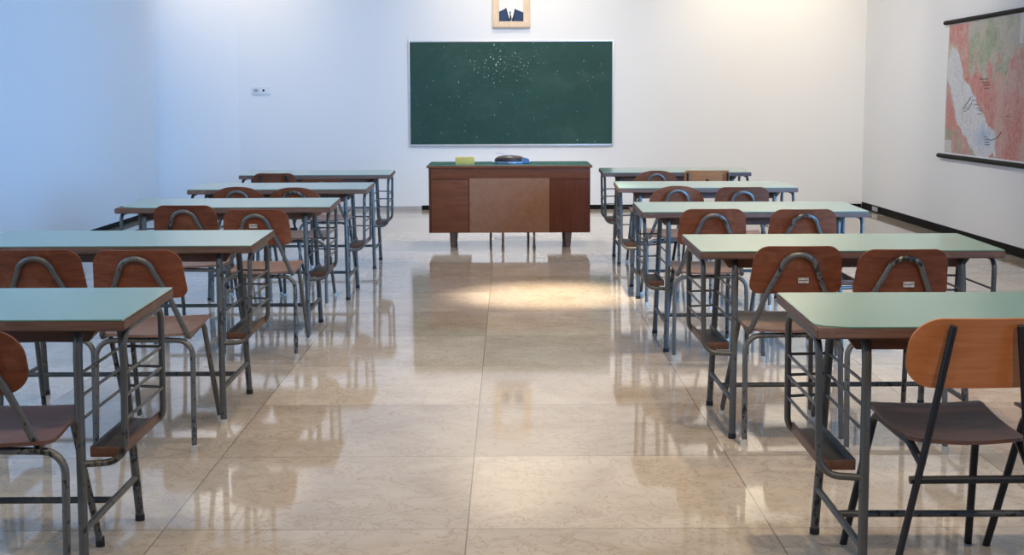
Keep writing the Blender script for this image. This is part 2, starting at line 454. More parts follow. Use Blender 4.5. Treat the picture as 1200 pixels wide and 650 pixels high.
def make_desk():
    r = thing('school_desk', 'desk', 'desk')
    bm = slab(-hw, hw, 0, DD, -0.031, -0.002)
    top = link('tabletop', bm, M['edge_wood'], r)
    lam = link('laminate_surface', LAM.copy(), M['laminate'], top)
    lam['label'] = 'pale green laminate'
    # wooden batten with chamfered ends under the top
    bm = bmesh.new()
    add_prism(bm, [(-0.505, 0.716), (-0.47, 0.668), (0.47, 0.668), (0.505, 0.716)], 'y', 0.105, 0.135)
    link('apron', bm, M['edge_wood'], r)
    for s in (-1, 1):
        # inverted-U end frame made of two bent legs meeting under the top
        near = [(s * 0.466, -0.010, 0.012), (s * 0.452, 0.060, 0.64), (s * 0.452, 0.072, 0.707), (s * 0.452, 0.285, 0.708)]
        far = [(s * 0.466, 0.585, 0.012), (s * 0.452, 0.500, 0.64), (s * 0.452, 0.488, 0.707), (s * 0.452, 0.285, 0.708)]
        for pts in (near, far):
            lg = tube_obj('leg', [pts[0]] + fillet(pts, [0, 0, 0.06, 0])[1:], 0.0135, M['steel'], r, 12)
            f = V(pts[0])
            tube_obj('foot_cap', [(f.x, f.y, 0.0), (f.x, f.y, 0.02)], 0.0155, M['rubber_black'], lg, 12)
        # hanging rack loop outside the legs
        loop = [(s * 0.462, leg_y_near(.325), 0.335), (s * 0.574, 0.055, 0.335), (s * 0.580, 0.062, 0.704),
                (s * 0.580, 0.490, 0.712), (s * 0.574, 0.500, 0.338), (s * 0.462, leg_y_far(.33), 0.338)]
        tube_obj('rack_loop', fillet(loop, [0, 0.055, 0.05, 0.05, 0.055, 0], 8), 0.0100, M['steel'], r, 10)
        for z in (0.583, 0.520, 0.455):
            tube_obj('rack_rod', [(s * 0.578, 0.060, z), (s * 0.578, 0.495, z)], 0.0046, M['steel_worn'], r, 8)
            tube_obj('rack_rod', [(s * 0.578, 0.495, z), (s * leg_x(z), leg_y_far(z), z)], 0.0046, M['steel_worn'], r, 8)
            tube_obj('rack_rod', [(s * leg_x(z), leg_y_near(z), z), (s * leg_x(z), leg_y_far(z), z)], 0.0046, M['steel_worn'], r, 8)
        # wooden book tray lying on the loop
        bm = bmesh.new()
        xa, xb = sorted((s * 0.472, s * 0.562))
        add_box(bm, xa, xb, 0.075, 0.505, 0.345, 0.354, 0.002)
        tr = link('book_tray', bm, M['tray_dark'], r)
        for a, b2 in ((xa - 0.001, xa + 0.009), (xb - 0.009, xb + 0.001)):
            bm = bmesh.new(); add_box(bm, a, b2, 0.070, 0.510, 0.344, 0.374, 0.003)
            link('side_lip', bm, M['tray_edge'] if (a < xa) == (s < 0) else M['tray_dark'], tr)
        bm = bmesh.new(); add_box(bm, xa, xb, 0.066, 0.076, 0.344, 0.372, 0.003)
        link('front_lip', bm, M['tray_edge'], tr)
        z = 0.148
        tube_obj('side_stretcher', [(s * leg_x(z), leg_y_near(z), z), (s * leg_x(z), leg_y_far(z), z)], 0.0105, M['steel'], r, 10)
    tube_obj('long_stretcher', [(-0.462, 0.312, 0.148), (0.462, 0.312, 0.148)], 0.0105, M['steel'], r, 10)
    return r

def copy_tree(o, parent=None):
    c = o.copy(); COL.objects.link(c); c.parent = parent
    for ch in list(o.children): copy_tree(ch, c)
    return c

desk0 = make_desk()
G_D = 'double school desks'
DESKS = {   # x, y, rotation, label
 'R1': (1.4053, 3.563, -0.010, 'green-topped double desk nearest the camera in the row on the map side, near corner chipped'),
 'R2': (1.3505, 5.385, 0.006, 'green-topped double desk second from the camera in the row on the map side'),
 'R3': (1.3019, 7.27, -0.004, 'green-topped double desk in the middle of the row on the map side'),
 'R4': (1.3351, 9.241, -0.018, 'green-topped double desk second from the chalkboard in the row on the map side'),
 'R5': (1.3607, 11.176, -0.006, 'green-topped double desk nearest the chalkboard in the row on the map side'),
 'L1': (-1.6552, 3.735, 0.006, 'green-topped double desk nearest the camera in the row beside the bluish blank wall'),
 'L2': (-1.6604, 5.66, 0.004, 'green-topped double desk second from the camera in the row beside the bluish wall'),
 'L3': (-1.5976, 7.698, 0.020, 'green-topped double desk in the middle of the row beside the bluish wall, outer corner chipped'),
 'L4': (-1.5518, 9.237, 0.0, 'green-topped double desk second from the chalkboard in the row beside the bluish wall'),
 'L5': (-1.5414, 10.978, 0.008, 'green-topped double desk nearest the chalkboard in the row beside the bluish wall'),
}
BUILT = {}
for k, (x, y, rz, lab) in DESKS.items():
    d = BUILT[k] = desk0 if k == 'R1' else copy_tree(desk0)
    d.location = (x, y, 0); d.rotation_euler = (0, 0, rz); tag(d, lab, 'desk', G_D)
for k in ('L2', 'L3'):
    # the aisle-side near leg stands on a cream rubber tip
    lg = [c for c in BUILT[k].children if c.name.startswith('leg')]
    cap = max((c for g in lg for c in g.children), key=lambda c: c.data.vertices[0].co.x - 2 * c.data.vertices[0].co.y)
    cap.data = cap.data.copy(); cap.data.materials[0] = M['rubber_white']
for k, cut in (('R1', (0.085, 0.05)), ('L3', (0.14, 0.14))):
    # one near corner of the laminate has broken off
    for ch in BUILT[k].children_recursive:
        if ch.name.startswith('laminate'):
            bm2 = lam_cut(-1, *cut)
            me = bpy.data.meshes.new('laminate_surface'); bmesh.ops.recalc_face_normals(bm2, faces=bm2.faces[:])
            bm2.to_mesh(me); bm2.free(); me.materials.append(M['laminate']); ch.data = me

# ------------------------------------------------------------------ chairs
def back_panel(shape, w, ztop_, zbot, y_top, y_bot, wrap=0.022, th=0.009):
    """curved plywood back; y grows forward; edges wrap forward"""
    nv, nu = 22, 22
    h = ztop_ - zbot
    rows = []
    for v in rowset(nv):
        z = zbot + h * v
        if shape == 'arch':
            rt, rb, p = 0.62 * h, 0.26 * h, 2.3
        elif shape == 'rect':
            rt, rb, p = 0.10 * h, 0.10 * h, 2.0
        elif shape == 'round':
            rt, rb, p = 0.42 * h, 0.40 * h, 2.0
        else:
            rt, rb, p = 0.28 * h, 0.20 * h, 2.0
        inset = 0.0
        dt, db = (ztop_ - z), (z - zbot)
        if dt < rt:
            q = 1 - dt / rt; inset = rt * (1.45 if shape == 'arch' else 1.0) * (1 - max(0, 1 - q ** p) ** (1 / p))
        if db < rb:
            q = 1 - db / rb; inset = rb * (1 - math.sqrt(max(0, 1 - q * q)))
        ww = w / 2 * (1.0 - (0.10 * v if shape in ('square',) else 0.04 * v)) - inset
        yc = y_bot + (y_top - y_bot) * v
        row = []
        for k in range(nu + 1):
            u = -1 + 2 * k / nu
            x = u * ww
            row.append(V((x, yc + wrap * (x / (w / 2)) ** 2, z)))
        rows.append(row)
    return sheet(rows, V((0, 1, 0.08)).normalized(), th)

def seat_panel(y0, y1, wr, wf, z0, z1, th=0.010):
    nv, nu = 20, 14
    rows = []
    L = y1 - y0
    for v in rowset(nv):
        y = y0 + L * v
        r0, r1 = 0.05, 0.035
        ww = (wr + (wf - wr) * v) / 2
        d0, d1 = y - y0, y1 - y
        if d0 < r0: ww -= r0 * (1 - math.sqrt(max(0, 1 - (1 - d0 / r0) ** 2)))
        if d1 < r1: ww -= r1 * (1 - math.sqrt(max(0, 1 - (1 - d1 / r1) ** 2)))
        zz = z0 + (z1 - z0) * v - 0.012 * math.sin(PI * v) - (0.018 * max(0, (v - 0.85) / 0.15) ** 2)
        row = []
        for k in range(nu + 1):
            u = -1 + 2 * k / nu
            row.append(V((u * ww, y, zz + 0.006 * u * u)))
        rows.append(row)
    return sheet(rows, V((0, 0, -1)), th)

def foot(parent, x, y, mat, r=0.0135):
    return tube_obj('foot_cap', [(x, y, 0.0), (x, y, 0.03)], r, mat, parent, 10)

def make_loop_chair(shape, seat_mat, back_mat, cap, sticker, w=0.36, rh=0.188, sr=0.335, sf=0.35, fs=0.172, zt=0.785, zb=0.598, sx=0.022, sz=0.652):
    """plywood chair whose tube back is a hairpin behind the panel"""
    r = thing('school_chair', 'chair', 'chair')
    link('backrest', back_panel(shape, w, zt, zb, -0.048, 0.003), back_mat, r)
    link('seat', seat_panel(0.03, 0.46, sr, sf, 0.452, 0.474), seat_mat, r)
    # hairpin
    left = [(-0.150, 0.300, 0.440), (-0.168, 0.050, 0.438), (-0.108, 0.0, 0.610), (-0.066, -0.038, 0.702)]
    lf = fillet(left, [0, 0.04, 0.3, 0], 8)
    arc = []
    for k in range(1, 12):
        a = PI - PI * k / 12
        arc.append(V((0.064 * math.cos(a), -0.038 - 0.016 * math.sin(a), 0.702 + 0.053 * math.sin(a))))
    path = lf + arc + [V((-p.x, p.y, p.z)) for p in reversed(lf)]
    bm = bmesh.new(); add_tube(bm, path, 0.0105, 12); link('back_frame', bm, M['steel_worn'], r, angle=60)
    for s in (-1, 1):
        lg = tube_obj('leg', [(s * 0.150, 0.285, 0.440), (s * 0.148, 0.40, 0.440), (s * fs, 0.56, 0.012)], 0.0105, M['steel_worn'], r, 10, 0.05)
        foot(lg, s * fs, 0.56, M['rubber_black'] if cap == 'black' else M['rubber_white'])
        lg = tube_obj('leg', [(s * rh, 0.0, 0.012), (s * (rh - 0.004), 0.045, 0.428), (s * 0.02, 0.060, 0.428)], 0.0105, M['steel_worn'], r, 10, 0.06)
        foot(lg, s * rh, 0.0, M['rubber_white'])
    tube_obj('crossbar', [(-0.03, 0.060, 0.428), (0.03, 0.060, 0.428)], 0.0104, M['steel_worn'], r, 10)
    tube_obj('crossbar', [(-0.150, 0.36, 0.438), (0.150, 0.36, 0.438)], 0.009, M['black_metal'], r, 10)
    if sticker:
        bm = bmesh.new(); ys = 0.003 - 0.051 * (sz - zb) / (zt - zb) - 0.0085
        add_box(bm, sx - 0.020, sx + 0.020, ys - 0.002, ys + 0.009, sz - 0.010, sz + 0.010)
        st = link('sticker', bm, M['sticker'], r, smooth=False)
        bm = bmesh.new(); add_box(bm, sx - 0.018, sx + 0.018, ys - 0.0025, ys - 0.0015, sz - 0.0015, sz + 0.0015)
        link('sticker_line', bm, M['back_wood'], st, smooth=False)
    return r

def make_black_chair(shape, back_mat, seat_mat, top_half, w=0.375, bolt=False):
    """plywood chair with straight black uprights"""
    r = thing('school_chair', 'chair', 'chair')
    link('backrest', back_panel(shape, w, 0.785, 0.598, -0.048, -0.006), back_mat, r)
    link('seat', seat_panel(0.02, 0.47, 0.30, 0.335, 0.452, 0.470), seat_mat, r)
    for s in (-1, 1):
        xt = s * top_half
        lg = tube_obj('leg', [(s * (0.205 if top_half < 0.14 else 0.182), 0.035, 0.0), (s * (0.13 + 0.25 * (top_half - 0.085)), -0.020, 0.46), (xt, -0.060, 0.770)], 0.0125, M['black_metal'], r, 12, 0.5, 0.75)
        kx = s * (0.138 + 0.2 * (top_half - 0.085))
        lg2 = tube_obj('leg', [(kx, -0.010, 0.400), (s * 0.145, 0.075, 0.438), (s * 0.148, 0.40, 0.440), (s * 0.19, 0.555, 0.0)], 0.0115, M['black_metal'], r, 10, 0.05)
        bm = bmesh.new()
        bmesh.ops.create_uvsphere(bm, u_segments=10, v_segments=6, radius=0.006)
        for v in bm.verts: v.co = V((v.co.x + s * 0.115, v.co.y + 0.40, v.co.z * 0.45 + 0.460))
        link('screw', bm, M['steel_worn'], r)
    tube_obj('stretcher', [(-0.165, 0.0, 0.355), (0.165, 0.0, 0.355)], 0.011, M['black_metal'], r, 10)
    tube_obj('crossbar', [(-0.148, 0.36, 0.436), (0.148, 0.36, 0.436)], 0.009, M['black_metal'], r, 10)
    if bolt:
        bm = bmesh.new()
        bmesh.ops.create_uvsphere(bm, u_segments=12, v_segments=8, radius=0.013)
        for v in bm.verts: v.co = V((v.co.x, v.co.y * 0.5 - 0.038, v.co.z + 0.705))
        link('bolt', bm, M['black'], r)
    return r

# panel centre x, panel y (top edge), rotation, kind
CH = [
 ('R1a', 1.205, 3.449, 0.01, 'B', 'large chair with orange-brown back and straight black uprights at the nearest map-side desk'),
 ('R1b', 1.628, 3.43, 0.0, 'B', 'dark chair cut off by the picture edge, beside the chair with straight black uprights'),
 ('R2a', 1.098, 5.185, 0.0, 'S', 'stickered looped-tube chair on the aisle side of the second-nearest map-side desk'),
 ('R2b', 1.463, 5.060, 0.01, 'S', 'stickered looped-tube chair on the wall side of the second-nearest map-side desk'),
 ('R3a', 1.036, 6.96, 0.0, 'A', 'looped-tube chair on the aisle side of the middle map-side desk'),
 ('R3b', 1.487, 6.92, 0.01, 'A', 'looped-tube chair on the wall side of the middle map-side desk'),
 ('R4a', 1.080, 8.83, 0.0, 'H', 'arched-back chair at the map-side desk second from the chalkboard'),
 ('R4b', 1.475, 8.68, -0.02, 'A', 'squarish-backed looped-tube chair at the map-side desk second from the chalkboard'),
 ('R5a', 1.146, 10.72, 0.0, 'H', 'arched-back chair at the map-side desk nearest the chalkboard'),
 ('R5b', 1.538, 10.70, 0.0, 'C', 'rectangular orange-brown-backed chair with one dark bolt at the desk nearest the chalkboard'),
 ('L1a', -1.409, 3.45, 0.0, 'D', 'dark-seated looped-tube chair cut off by the picture edge at the nearest blue-wall desk'),
 ('L2a', -1.785, 5.150, 0.03, 'A', 'looped-tube chair on the wall side of the second-nearest blue-wall desk'),
 ('L2b', -1.398, 5.130, 0.0, 'W', 'looped-tube chair on the aisle side of the second-nearest blue-wall desk'),
 ('L3a', -1.728, 7.330, -0.03, 'A', 'looped-tube chair on the wall side of the middle blue-wall desk'),
 ('L3b', -1.298, 7.040, 0.0, 'T', 'stickered looped-tube chair on the aisle side of the middle blue-wall desk'),
 ('L4a', -1.752, 8.90, 0.0, 'H', 'arched-back chair on the wall side of the blue-wall desk second from the chalkboard'),
 ('L4b', -1.372, 8.82, 0.0, 'H', 'arched-back chair on the aisle side of the blue-wall desk second from the chalkboard'),
 ('L5a', -1.787, 10.52, 0.0, 'E', 'black-upright chair at the blue-wall desk nearest the chalkboard'),
 ('L5b', -1.405, 10.40, 0.0, 'L', 'low looped-tube chair beside the black-upright chair at the farthest blue-wall desk'),
]
PROTO = {}
def proto(kind):
    if kind == 'A': return make_loop_chair('square', M['seat_wood'], M['back_wood'], 'white', False)
    if kind == 'S': return make_loop_chair('square', M['seat_wood'], M['back_wood'], 'white', True, fs=0.19)
    if kind == 'T': return make_loop_chair('square', M['seat_wood'], M['back_wood'], 'white', True, sx=-0.012, sz=0.700)
    if kind == 'W': return make_loop_chair('square', M['seat_wood'], M['back_wood'], 'white', False, fs=0.170)
    if kind == 'D': return make_loop_chair('round', M['seat_dark'], M['back_wood'], 'black', False, 0.34, 0.245, 0.42, 0.34, 0.165, 0.765, 0.588)
    if kind == 'H': return make_loop_chair('arch', M['seat_wood'], M['back_wood'], 'white', False)
    if kind == 'L': return make_loop_chair('square', M['seat_wood'], M['back_wood'], 'white', False)
    if kind == 'B': return make_black_chair('round', M['back_orange'], M['seat_dark'], 0.085)
    if kind == 'E': return make_black_chair('square', M['back_wood'], M['seat_dark'], 0.10, 0.355)
    if kind == 'C': return make_black_chair('rect', M['back_orange'], M['seat_dark'], 0.155, 0.36, True)
for key, x, y, rz, kind, lab in CH:
    if kind in PROTO: c = copy_tree(PROTO[kind])
    else: c = PROTO[kind] = proto(kind)
    yo = y + 0.05
    c.location = (x + 0.05 * math.sin(rz), yo, 0); c.rotation_euler = (0, 0, rz)
    if kind == 'L': c.scale = (1, 1, 0.955)
    tag(c, lab, 'chair', 'school chairs')

# ------------------------------------------------------------------ teacher's desk
TY = 12.487
t = thing('teacher_desk', 'wide reddish-brown wooden teacher desk with dark green top and lighter centre panel', 'desk', (0.0065, TY, 0))
x0, x1 = -0.7295, 0.7295
for a, b_ in ((x0, -0.362), (0.362, x1)):
    bm = bmesh.new(); add_box(bm, a, b_, 0.012, 0.62, 0.135, 0.722, 0.003)
    link('pedestal', bm, M['td_dark'], t)
bm = bmesh.new(); add_box(bm, -0.362, 0.362, 0.012, 0.60, 0.62, 0.722, 0.002)
link('apron', bm, M['td_dark'], t)
bm = bmesh.new(); add_box(bm, -0.748, 0.748, -0.012, 0.78, 0.722, 0.743, 0.004)
tp = link('desktop', bm, M['td_wood'], t)
bm = bmesh.new(); add_box(bm, -0.745, 0.745, -0.009, 0.777, 0.7425, 0.7455, 0.001)
link('desktop_cover', bm, M['desk_green'], tp)['label'] = 'dark green desk cover'
bm = bmesh.new(); add_box(bm, x0 + 0.018, x1 - 0.004, 0.004, 0.02, 0.622, 0.718, 0.002)
link('top_rail', bm, M['td_wood'], t)
bm = bmesh.new(); add_box(bm, x0, x0 + 0.014, -0.001, 0.02, 0.135, 0.722, 0.002); add_box(bm, x1 - 0.004, x1, -0.001, 0.02, 0.135, 0.722, 0.001)
link('side_edge', bm, M['td_dark'], t)
bm = bmesh.new(); add_box(bm, x0 + 0.02, -0.362, 0.006, 0.02, 0.140, 0.616, 0.002)
link('front_panel', bm, M['td_wood'], t)
bm = bmesh.new(); add_box(bm, 0.362, x1 - 0.006, 0.006, 0.02, 0.140, 0.616, 0.002)
link('front_panel', bm, M['td_dark'], t)
bm = bmesh.new(); add_box(bm, -0.362, 0.360, -0.006, 0.02, 0.137, 0.630, 0.002)
link('modesty_panel', bm, M['td_board'], t)['label'] = 'lighter brown hardboard centre panel'
for sx, yy in ((-0.515, 0.05), (0.535, 0.05), (-0.515, 0.57), (0.525, 0.57)):
    bm = bmesh.new()
    a, b_ = 0.030, 0.021
    vs = [bm.verts.new((sx + i * a, yy + j * a, 0.14)) for i, j in ((-1, -1), (1, -1), (1, 1), (-1, 1))]
    ws = [bm.verts.new((sx + i * b_ - 0.003, yy + j * b_, 0.0)) for i, j in ((-1, -1), (1, -1), (1, 1), (-1, 1))]
    bm.faces.new(vs); bm.faces.new(ws[::-1])
    for i in range(4): bm.faces.new((vs[i], ws[i], ws[(i + 1) % 4], vs[(i + 1) % 4]))
    bmesh.ops.bevel(bm, geom=bm.edges[:], offset=0.004, segments=2, affect='EDGES')
    link('leg', bm, M['td_leg'], t)
# the chair tucked in behind it (only its legs show)
r = thing('teacher_chair', 'thin-legged chair tucked in behind the brown teacher desk, only its legs visible', 'chair', (0.05, 13.40, 0))
link('seat', seat_panel(-0.22, 0.20, 0.36, 0.36, 0.455, 0.45), M['seat_wood'], r)
link('backrest', back_panel('square', 0.36, 0.70, 0.56, 0.235, 0.215, -0.02), M['back_wood'], r)
for s, fx_ in ((-1, -0.225), (1, 0.135)):
    lg = tube_obj('leg', [(fx_, -0.22, 0.0), (fx_ * 0.95, -0.20, 0.45)], 0.0125, M['brass_leg'], r, 10)
    xx = -0.11 if s < 0 else 0.20
    lg = tube_obj('leg', [(xx, 0.24, 0.0), (xx, 0.19, 0.45), (xx * 0.9, 0.22, 0.66)], 0.0125, M['brass_leg'], r, 10)
    tube_obj('sleeve', [(xx, 0.228, 0.10), (xx, 0.222, 0.16)], 0.016, M['rubber_black'], lg, 10)

# things on the teacher's desk
zt = 0.7456
bm = bmesh.new(); add_box(bm, -0.087, 0.087, -0.045, 0.045, 0, 0.062, 0.005)
# scooped wear in the middle of the top face
o = link('sponge', bm, M['yellow'], None, (-0.405, 12.83, zt)); tag(o, 'yellow sponge block on the dark green top of the teacher desk', 'sponge')
bag = thing('bag', 'dark brown rounded bag with blue trim lying on the teacher desk', 'bag', (0.005, 12.85, zt))
bm = bmesh.new()
nu, nv = 32, 14
rings = []
prof = [(0.105, 0.012), (0.128, 0.022), (0.130, 0.032), (0.124, 0.046), (0.108, 0.058), (0.085, 0.066), (0.055, 0.070), (0.02, 0.071)]
for rr, zz in prof:
    rings.append([bm.verts.new((rr * 1.12 * math.cos(2 * PI * k / nu) * (1.0 + 0.06 * math.cos(2 * PI * k / nu)), rr * 0.75 * math.sin(2 * PI * k / nu), zz + 0.004 * math.sin(6 * PI * k / nu) * (zz > 0.03))) for k in range(nu)])
for A, B in zip(rings, rings[1:]):
    for k in range(nu): bm.faces.new((A[k], A[(k + 1) % nu], B[(k + 1) % nu], B[k]))
bm.faces.new(rings[0][::-1]); bm.faces.new(rings[-1])
link('bag_body', bm, M['bag_brown'], bag)
bm = bmesh.new(); rings = []
for rr, zz in [(0.118, 0.0), (0.138, 0.004), (0.140, 0.011), (0.136, 0.018), (0.126, 0.021)]:
    rings.append([bm.verts.new((rr * 1.10 * math.cos(2 * PI * k / nu), rr * 0.76 * math.sin(2 * PI * k / nu), zz)) for k in range(nu)])
for A, B in zip(rings, rings[1:]):
    for k in range(nu): bm.faces.new((A[k], A[(k + 1) % nu], B[(k + 1) % nu], B[k]))
bm.faces.new(rings[0][::-1]); bm.faces.new(rings[-1])
link('trim_band', bm, M['bag_blue'], bag)['label'] = 'blue trim band'
bm = bmesh.new()
add_prism(bm, [(0.108, 0.002), (0.182, 0.004), (0.186, 0.040), (0.150, 0.050), (0.108, 0.058)], 'y', -0.062, 0.062)
bmesh.ops.bevel(bm, geom=bm.edges[:], offset=0.006, segments=2, affect='EDGES')
link('end_pocket', bm, M['bag_blue_dark'], bag)['label'] = 'slate blue end pocket'
bm = bmesh.new()
a, b_ = V((-0.128, 0.0, 0.099)), V((0.03, 0.0, 0.0785))
add_tube(bm, [a, a.lerp(b_, 0.3), b_], 0.0035, 8, 2.2)
o = link('pointer_stick', bm, M['stick'], None, (0.005, 12.85, zt)); tag(o, 'thin pale stick resting tilted on top of the dark brown bag', 'stick')

# ------------------------------------------------------------------ chalkboard
cb = thing('chalkboard', 'large dark green chalkboard with thin silver frame on the end wall', 'chalkboard', (0.033, YB, 0.78))
W_, H_ = 2.443, 1.2255
bm = bmesh.new(); add_box(bm, -W_ / 2, W_ / 2, -0.022, 0.0, 0.012, 0.012 + H_, 0.0)
link('board_surface', bm, M['board'], cb, smooth=False)
bm = bmesh.new()
for a in ((-W_ / 2 - 0.012, -W_ / 2 + 0.004, 0.0, H_ + 0.024), (W_ / 2 - 0.004, W_ / 2 + 0.012, 0.0, H_ + 0.024)):
    add_box(bm, a[0], a[1], -0.028, 0, a[2], a[3], 0.002)
add_box(bm, -W_ / 2, W_ / 2, -0.028, 0, H_ + 0.010, H_ + 0.026, 0.002)
link('frame', bm, M['aluminium'], cb)
bm = bmesh.new(); add_box(bm, -W_ / 2 - 0.01, W_ / 2 + 0.005, -0.036, 0, -0.006, 0.014, 0.003)
link('chalk_ledge', bm, M['aluminium'], cb)
bm = bmesh.new()
xs = -0.06
for k in range(12):
    w = random.uniform(0.006, 0.03)
    z = 0.012 + 0.733 + random.uniform(-0.006, 0.006)
    add_box(bm, xs, xs + w, -0.0228, -0.021, z, z + random.uniform(0.006, 0.014)); xs += w + random.uniform(0.004, 0.02)
add_box(bm, 0.93, 0.985, -0.0228, -0.021, 0.105, 0.115); add_box(bm, 0.81, 0.88, -0.0228, -0.021, 0.03, 0.034)
link('scratch_marks', bm, M['chalk_dark'], cb, smooth=False)['label'] = 'dark scratch marks on the green surface'

# ------------------------------------------------------------------ picture
FX0, FX1, FZ0, FZ1 = -0.186, 0.261, 2.180, 2.83
pc = thing('framed_picture', 'pale wooden framed picture of a navy suit and tie above the chalkboard', 'picture', (0, YB, 0))
bm = bmesh.new(); add_box(bm, FX0 + 0.01, FX1 - 0.01, -0.018, 0.0, FZ0 + 0.01, FZ1 - 0.01)
link('picture_sheet', bm, M['mount'], pc, smooth=False)
FW = 0.078
bm = bmesh.new()
def frame_strip(p):
    fs = add_prism(bm, p, 'y', -0.040, 0.0)
frame_strip([(FX0, FZ0), (FX1, FZ0), (FX1 - FW, FZ0 + FW), (FX0 + FW, FZ0 + FW)])
frame_strip([(FX0, FZ1), (FX0 + FW, FZ1 - FW), (FX1 - FW, FZ1 - FW), (FX1, FZ1)])
frame_strip([(FX0, FZ0), (FX0 + FW, FZ0 + FW), (FX0 + FW, FZ1 - FW), (FX0, FZ1)])
frame_strip([(FX1, FZ0), (FX1, FZ1), (FX1 - FW, FZ1 - FW), (FX1 - FW, FZ0 + FW)])
bmesh.ops.bevel(bm, geom=bm.edges[:], offset=0.005, segments=2, affect='EDGES')
link('frame', bm, M['frame_wood'], pc)
bm = bmesh.new(); add_prism(bm, [(FX0 + .012, FZ0 + .006), (FX1 - .012, FZ0 + .006), (FX1 - .012, FZ0 + .022), (FX0 + .012, FZ0 + .022)], 'y', -0.047, -0.036)
bmesh.ops.bevel(bm, geom=bm.edges[:], offset=0.004, segments=2, affect='EDGES')
link('frame_moulding', bm, M['frame_wood'], pc)
zb = FZ0 + FW - 0.004
def flat(name, pts, mat, d=-0.0195):
    bm = bmesh.new(); add_prism(bm, pts, 'y', d, -0.0175); return link(name, bm, mat, pc, smooth=False)
flat('suit_half', [(-0.112, zb), (0.030, zb), (0.010, 2.305), (-0.024, 2.415), (-0.05, 2.40), (-0.112, 2.372)], M['suit'])
flat('suit_half', [(0.186, zb), (0.036, zb), (0.046, 2.290), (0.066, 2.33), (0.080, 2.406), (0.105, 2.395), (0.186, 2.362)], M['suit'])
flat('lapel', [(-0.034, 2.412), (-0.022, 2.418), (0.016, 2.285), (0.012, zb), (0.0, zb), (-0.004, 2.31)], M['suit_dark'], -0.0200)
flat('lapel', [(0.080, 2.408), (0.094, 2.400), (0.075, 2.31), (0.064, zb), (0.052, zb), (0.054, 2.29)], M['suit_dark'], -0.0200)
flat('tie', [(0.012, 2.372), (0.034, 2.372), (0.031, 2.345), (0.044, 2.29), (0.030, zb + 0.004), (0.022, zb + 0.004), (0.018, 2.29), (0.021, 2.345)], M['suit_dark'], -0.0203)
bm = bmesh.new(); add_prism(bm, [(0.214 + 0.011 * math.cos(k * PI / 8), 2.257 + 0.011 * math.sin(k * PI / 8)) for k in range(16)], 'y', -0.0412, -0.039)
link('white_dot', bm, M['mount'], pc, smooth=False)

# ------------------------------------------------------------------ wall socket
so = thing('wall_socket', 'small white double socket plate on the end wall beside the chalkboard', 'socket', (-2.982, YB, 1.402))
bm = bmesh.new(); add_box(bm, -0.113, 0.113, -0.014, 0.0, 0.0, 0.088, 0.006)
link('cover_plate', bm, M['plate_white'], so)
for cx_, rx_, rz_, mt in ((-0.060, 0.030, 0.020, 'socket_grey'), (0.031, 0.014, 0.014, 'black')):
    bm = bmesh.new(); add_prism(bm, [(cx_ + rx_ * math.cos(k * PI / 12), 0.048 + rz_ * math.sin(k * PI / 12)) for k in range(24)], 'y', -0.0160, -0.012)
    link('outlet', bm, M[mt], so, smooth=False)

# ------------------------------------------------------------------ socket on the skirting
sk = thing('skirting_socket', 'tiny grey socket plate on the black skirting at the far corner under the map wall', 'socket', (XR - 0.003, 16.17, 0.018))
bm = bmesh.new(); add_box(bm, -0.012, 0.0, -0.11, 0.11, 0.0, 0.05, 0.004)
link('cover_plate', bm, M['socket_grey'], sk)

# ------------------------------------------------------------------ wall map
mp = thing('wall_map', 'faded red and green roller map with pale sea, black rods, on the side wall', 'map', (XR, 12.47, 0.757))
Y0, Y1, Z0, Z1 = 11.28, 13.64, 0.785, 2.048
SEA = [(13.517, 1.793), (13.361, 1.8), (13.301, 1.748), (13.185, 1.61), (13.058, 1.486), (12.859, 1.363), (12.666, 1.244), (12.48, 1.14), (12.336, 1.073), (12.23, 1.017), (12.216, 0.903), (12.238, 0.81), (12.545, 0.81), (12.687, 0.819), (12.915, 0.903), (13.113, 0.995), (13.239, 1.091), (13.37, 1.215), (13.464, 1.34), (13.6, 1.467), (13.66, 1.569), (13.60, 1.694)]
def inside(p, poly):
    c = False; n = len(poly); j = n - 1
    for i in range(n):
        (xi, yi), (xj, yj) = poly[i], poly[j]
        if (yi > p[1]) != (yj > p[1]) and p[0] < (xj - xi) * (p[1] - yi) / (yj - yi) + xi: c = not c
        j = i
    return c
def lerp(a, b_, t): return tuple(x + (y - x) * max(0, min(1, t)) for x, y in zip(a, b_))
nx, nz = 190, 110
verts, faces, cols = [], [], []
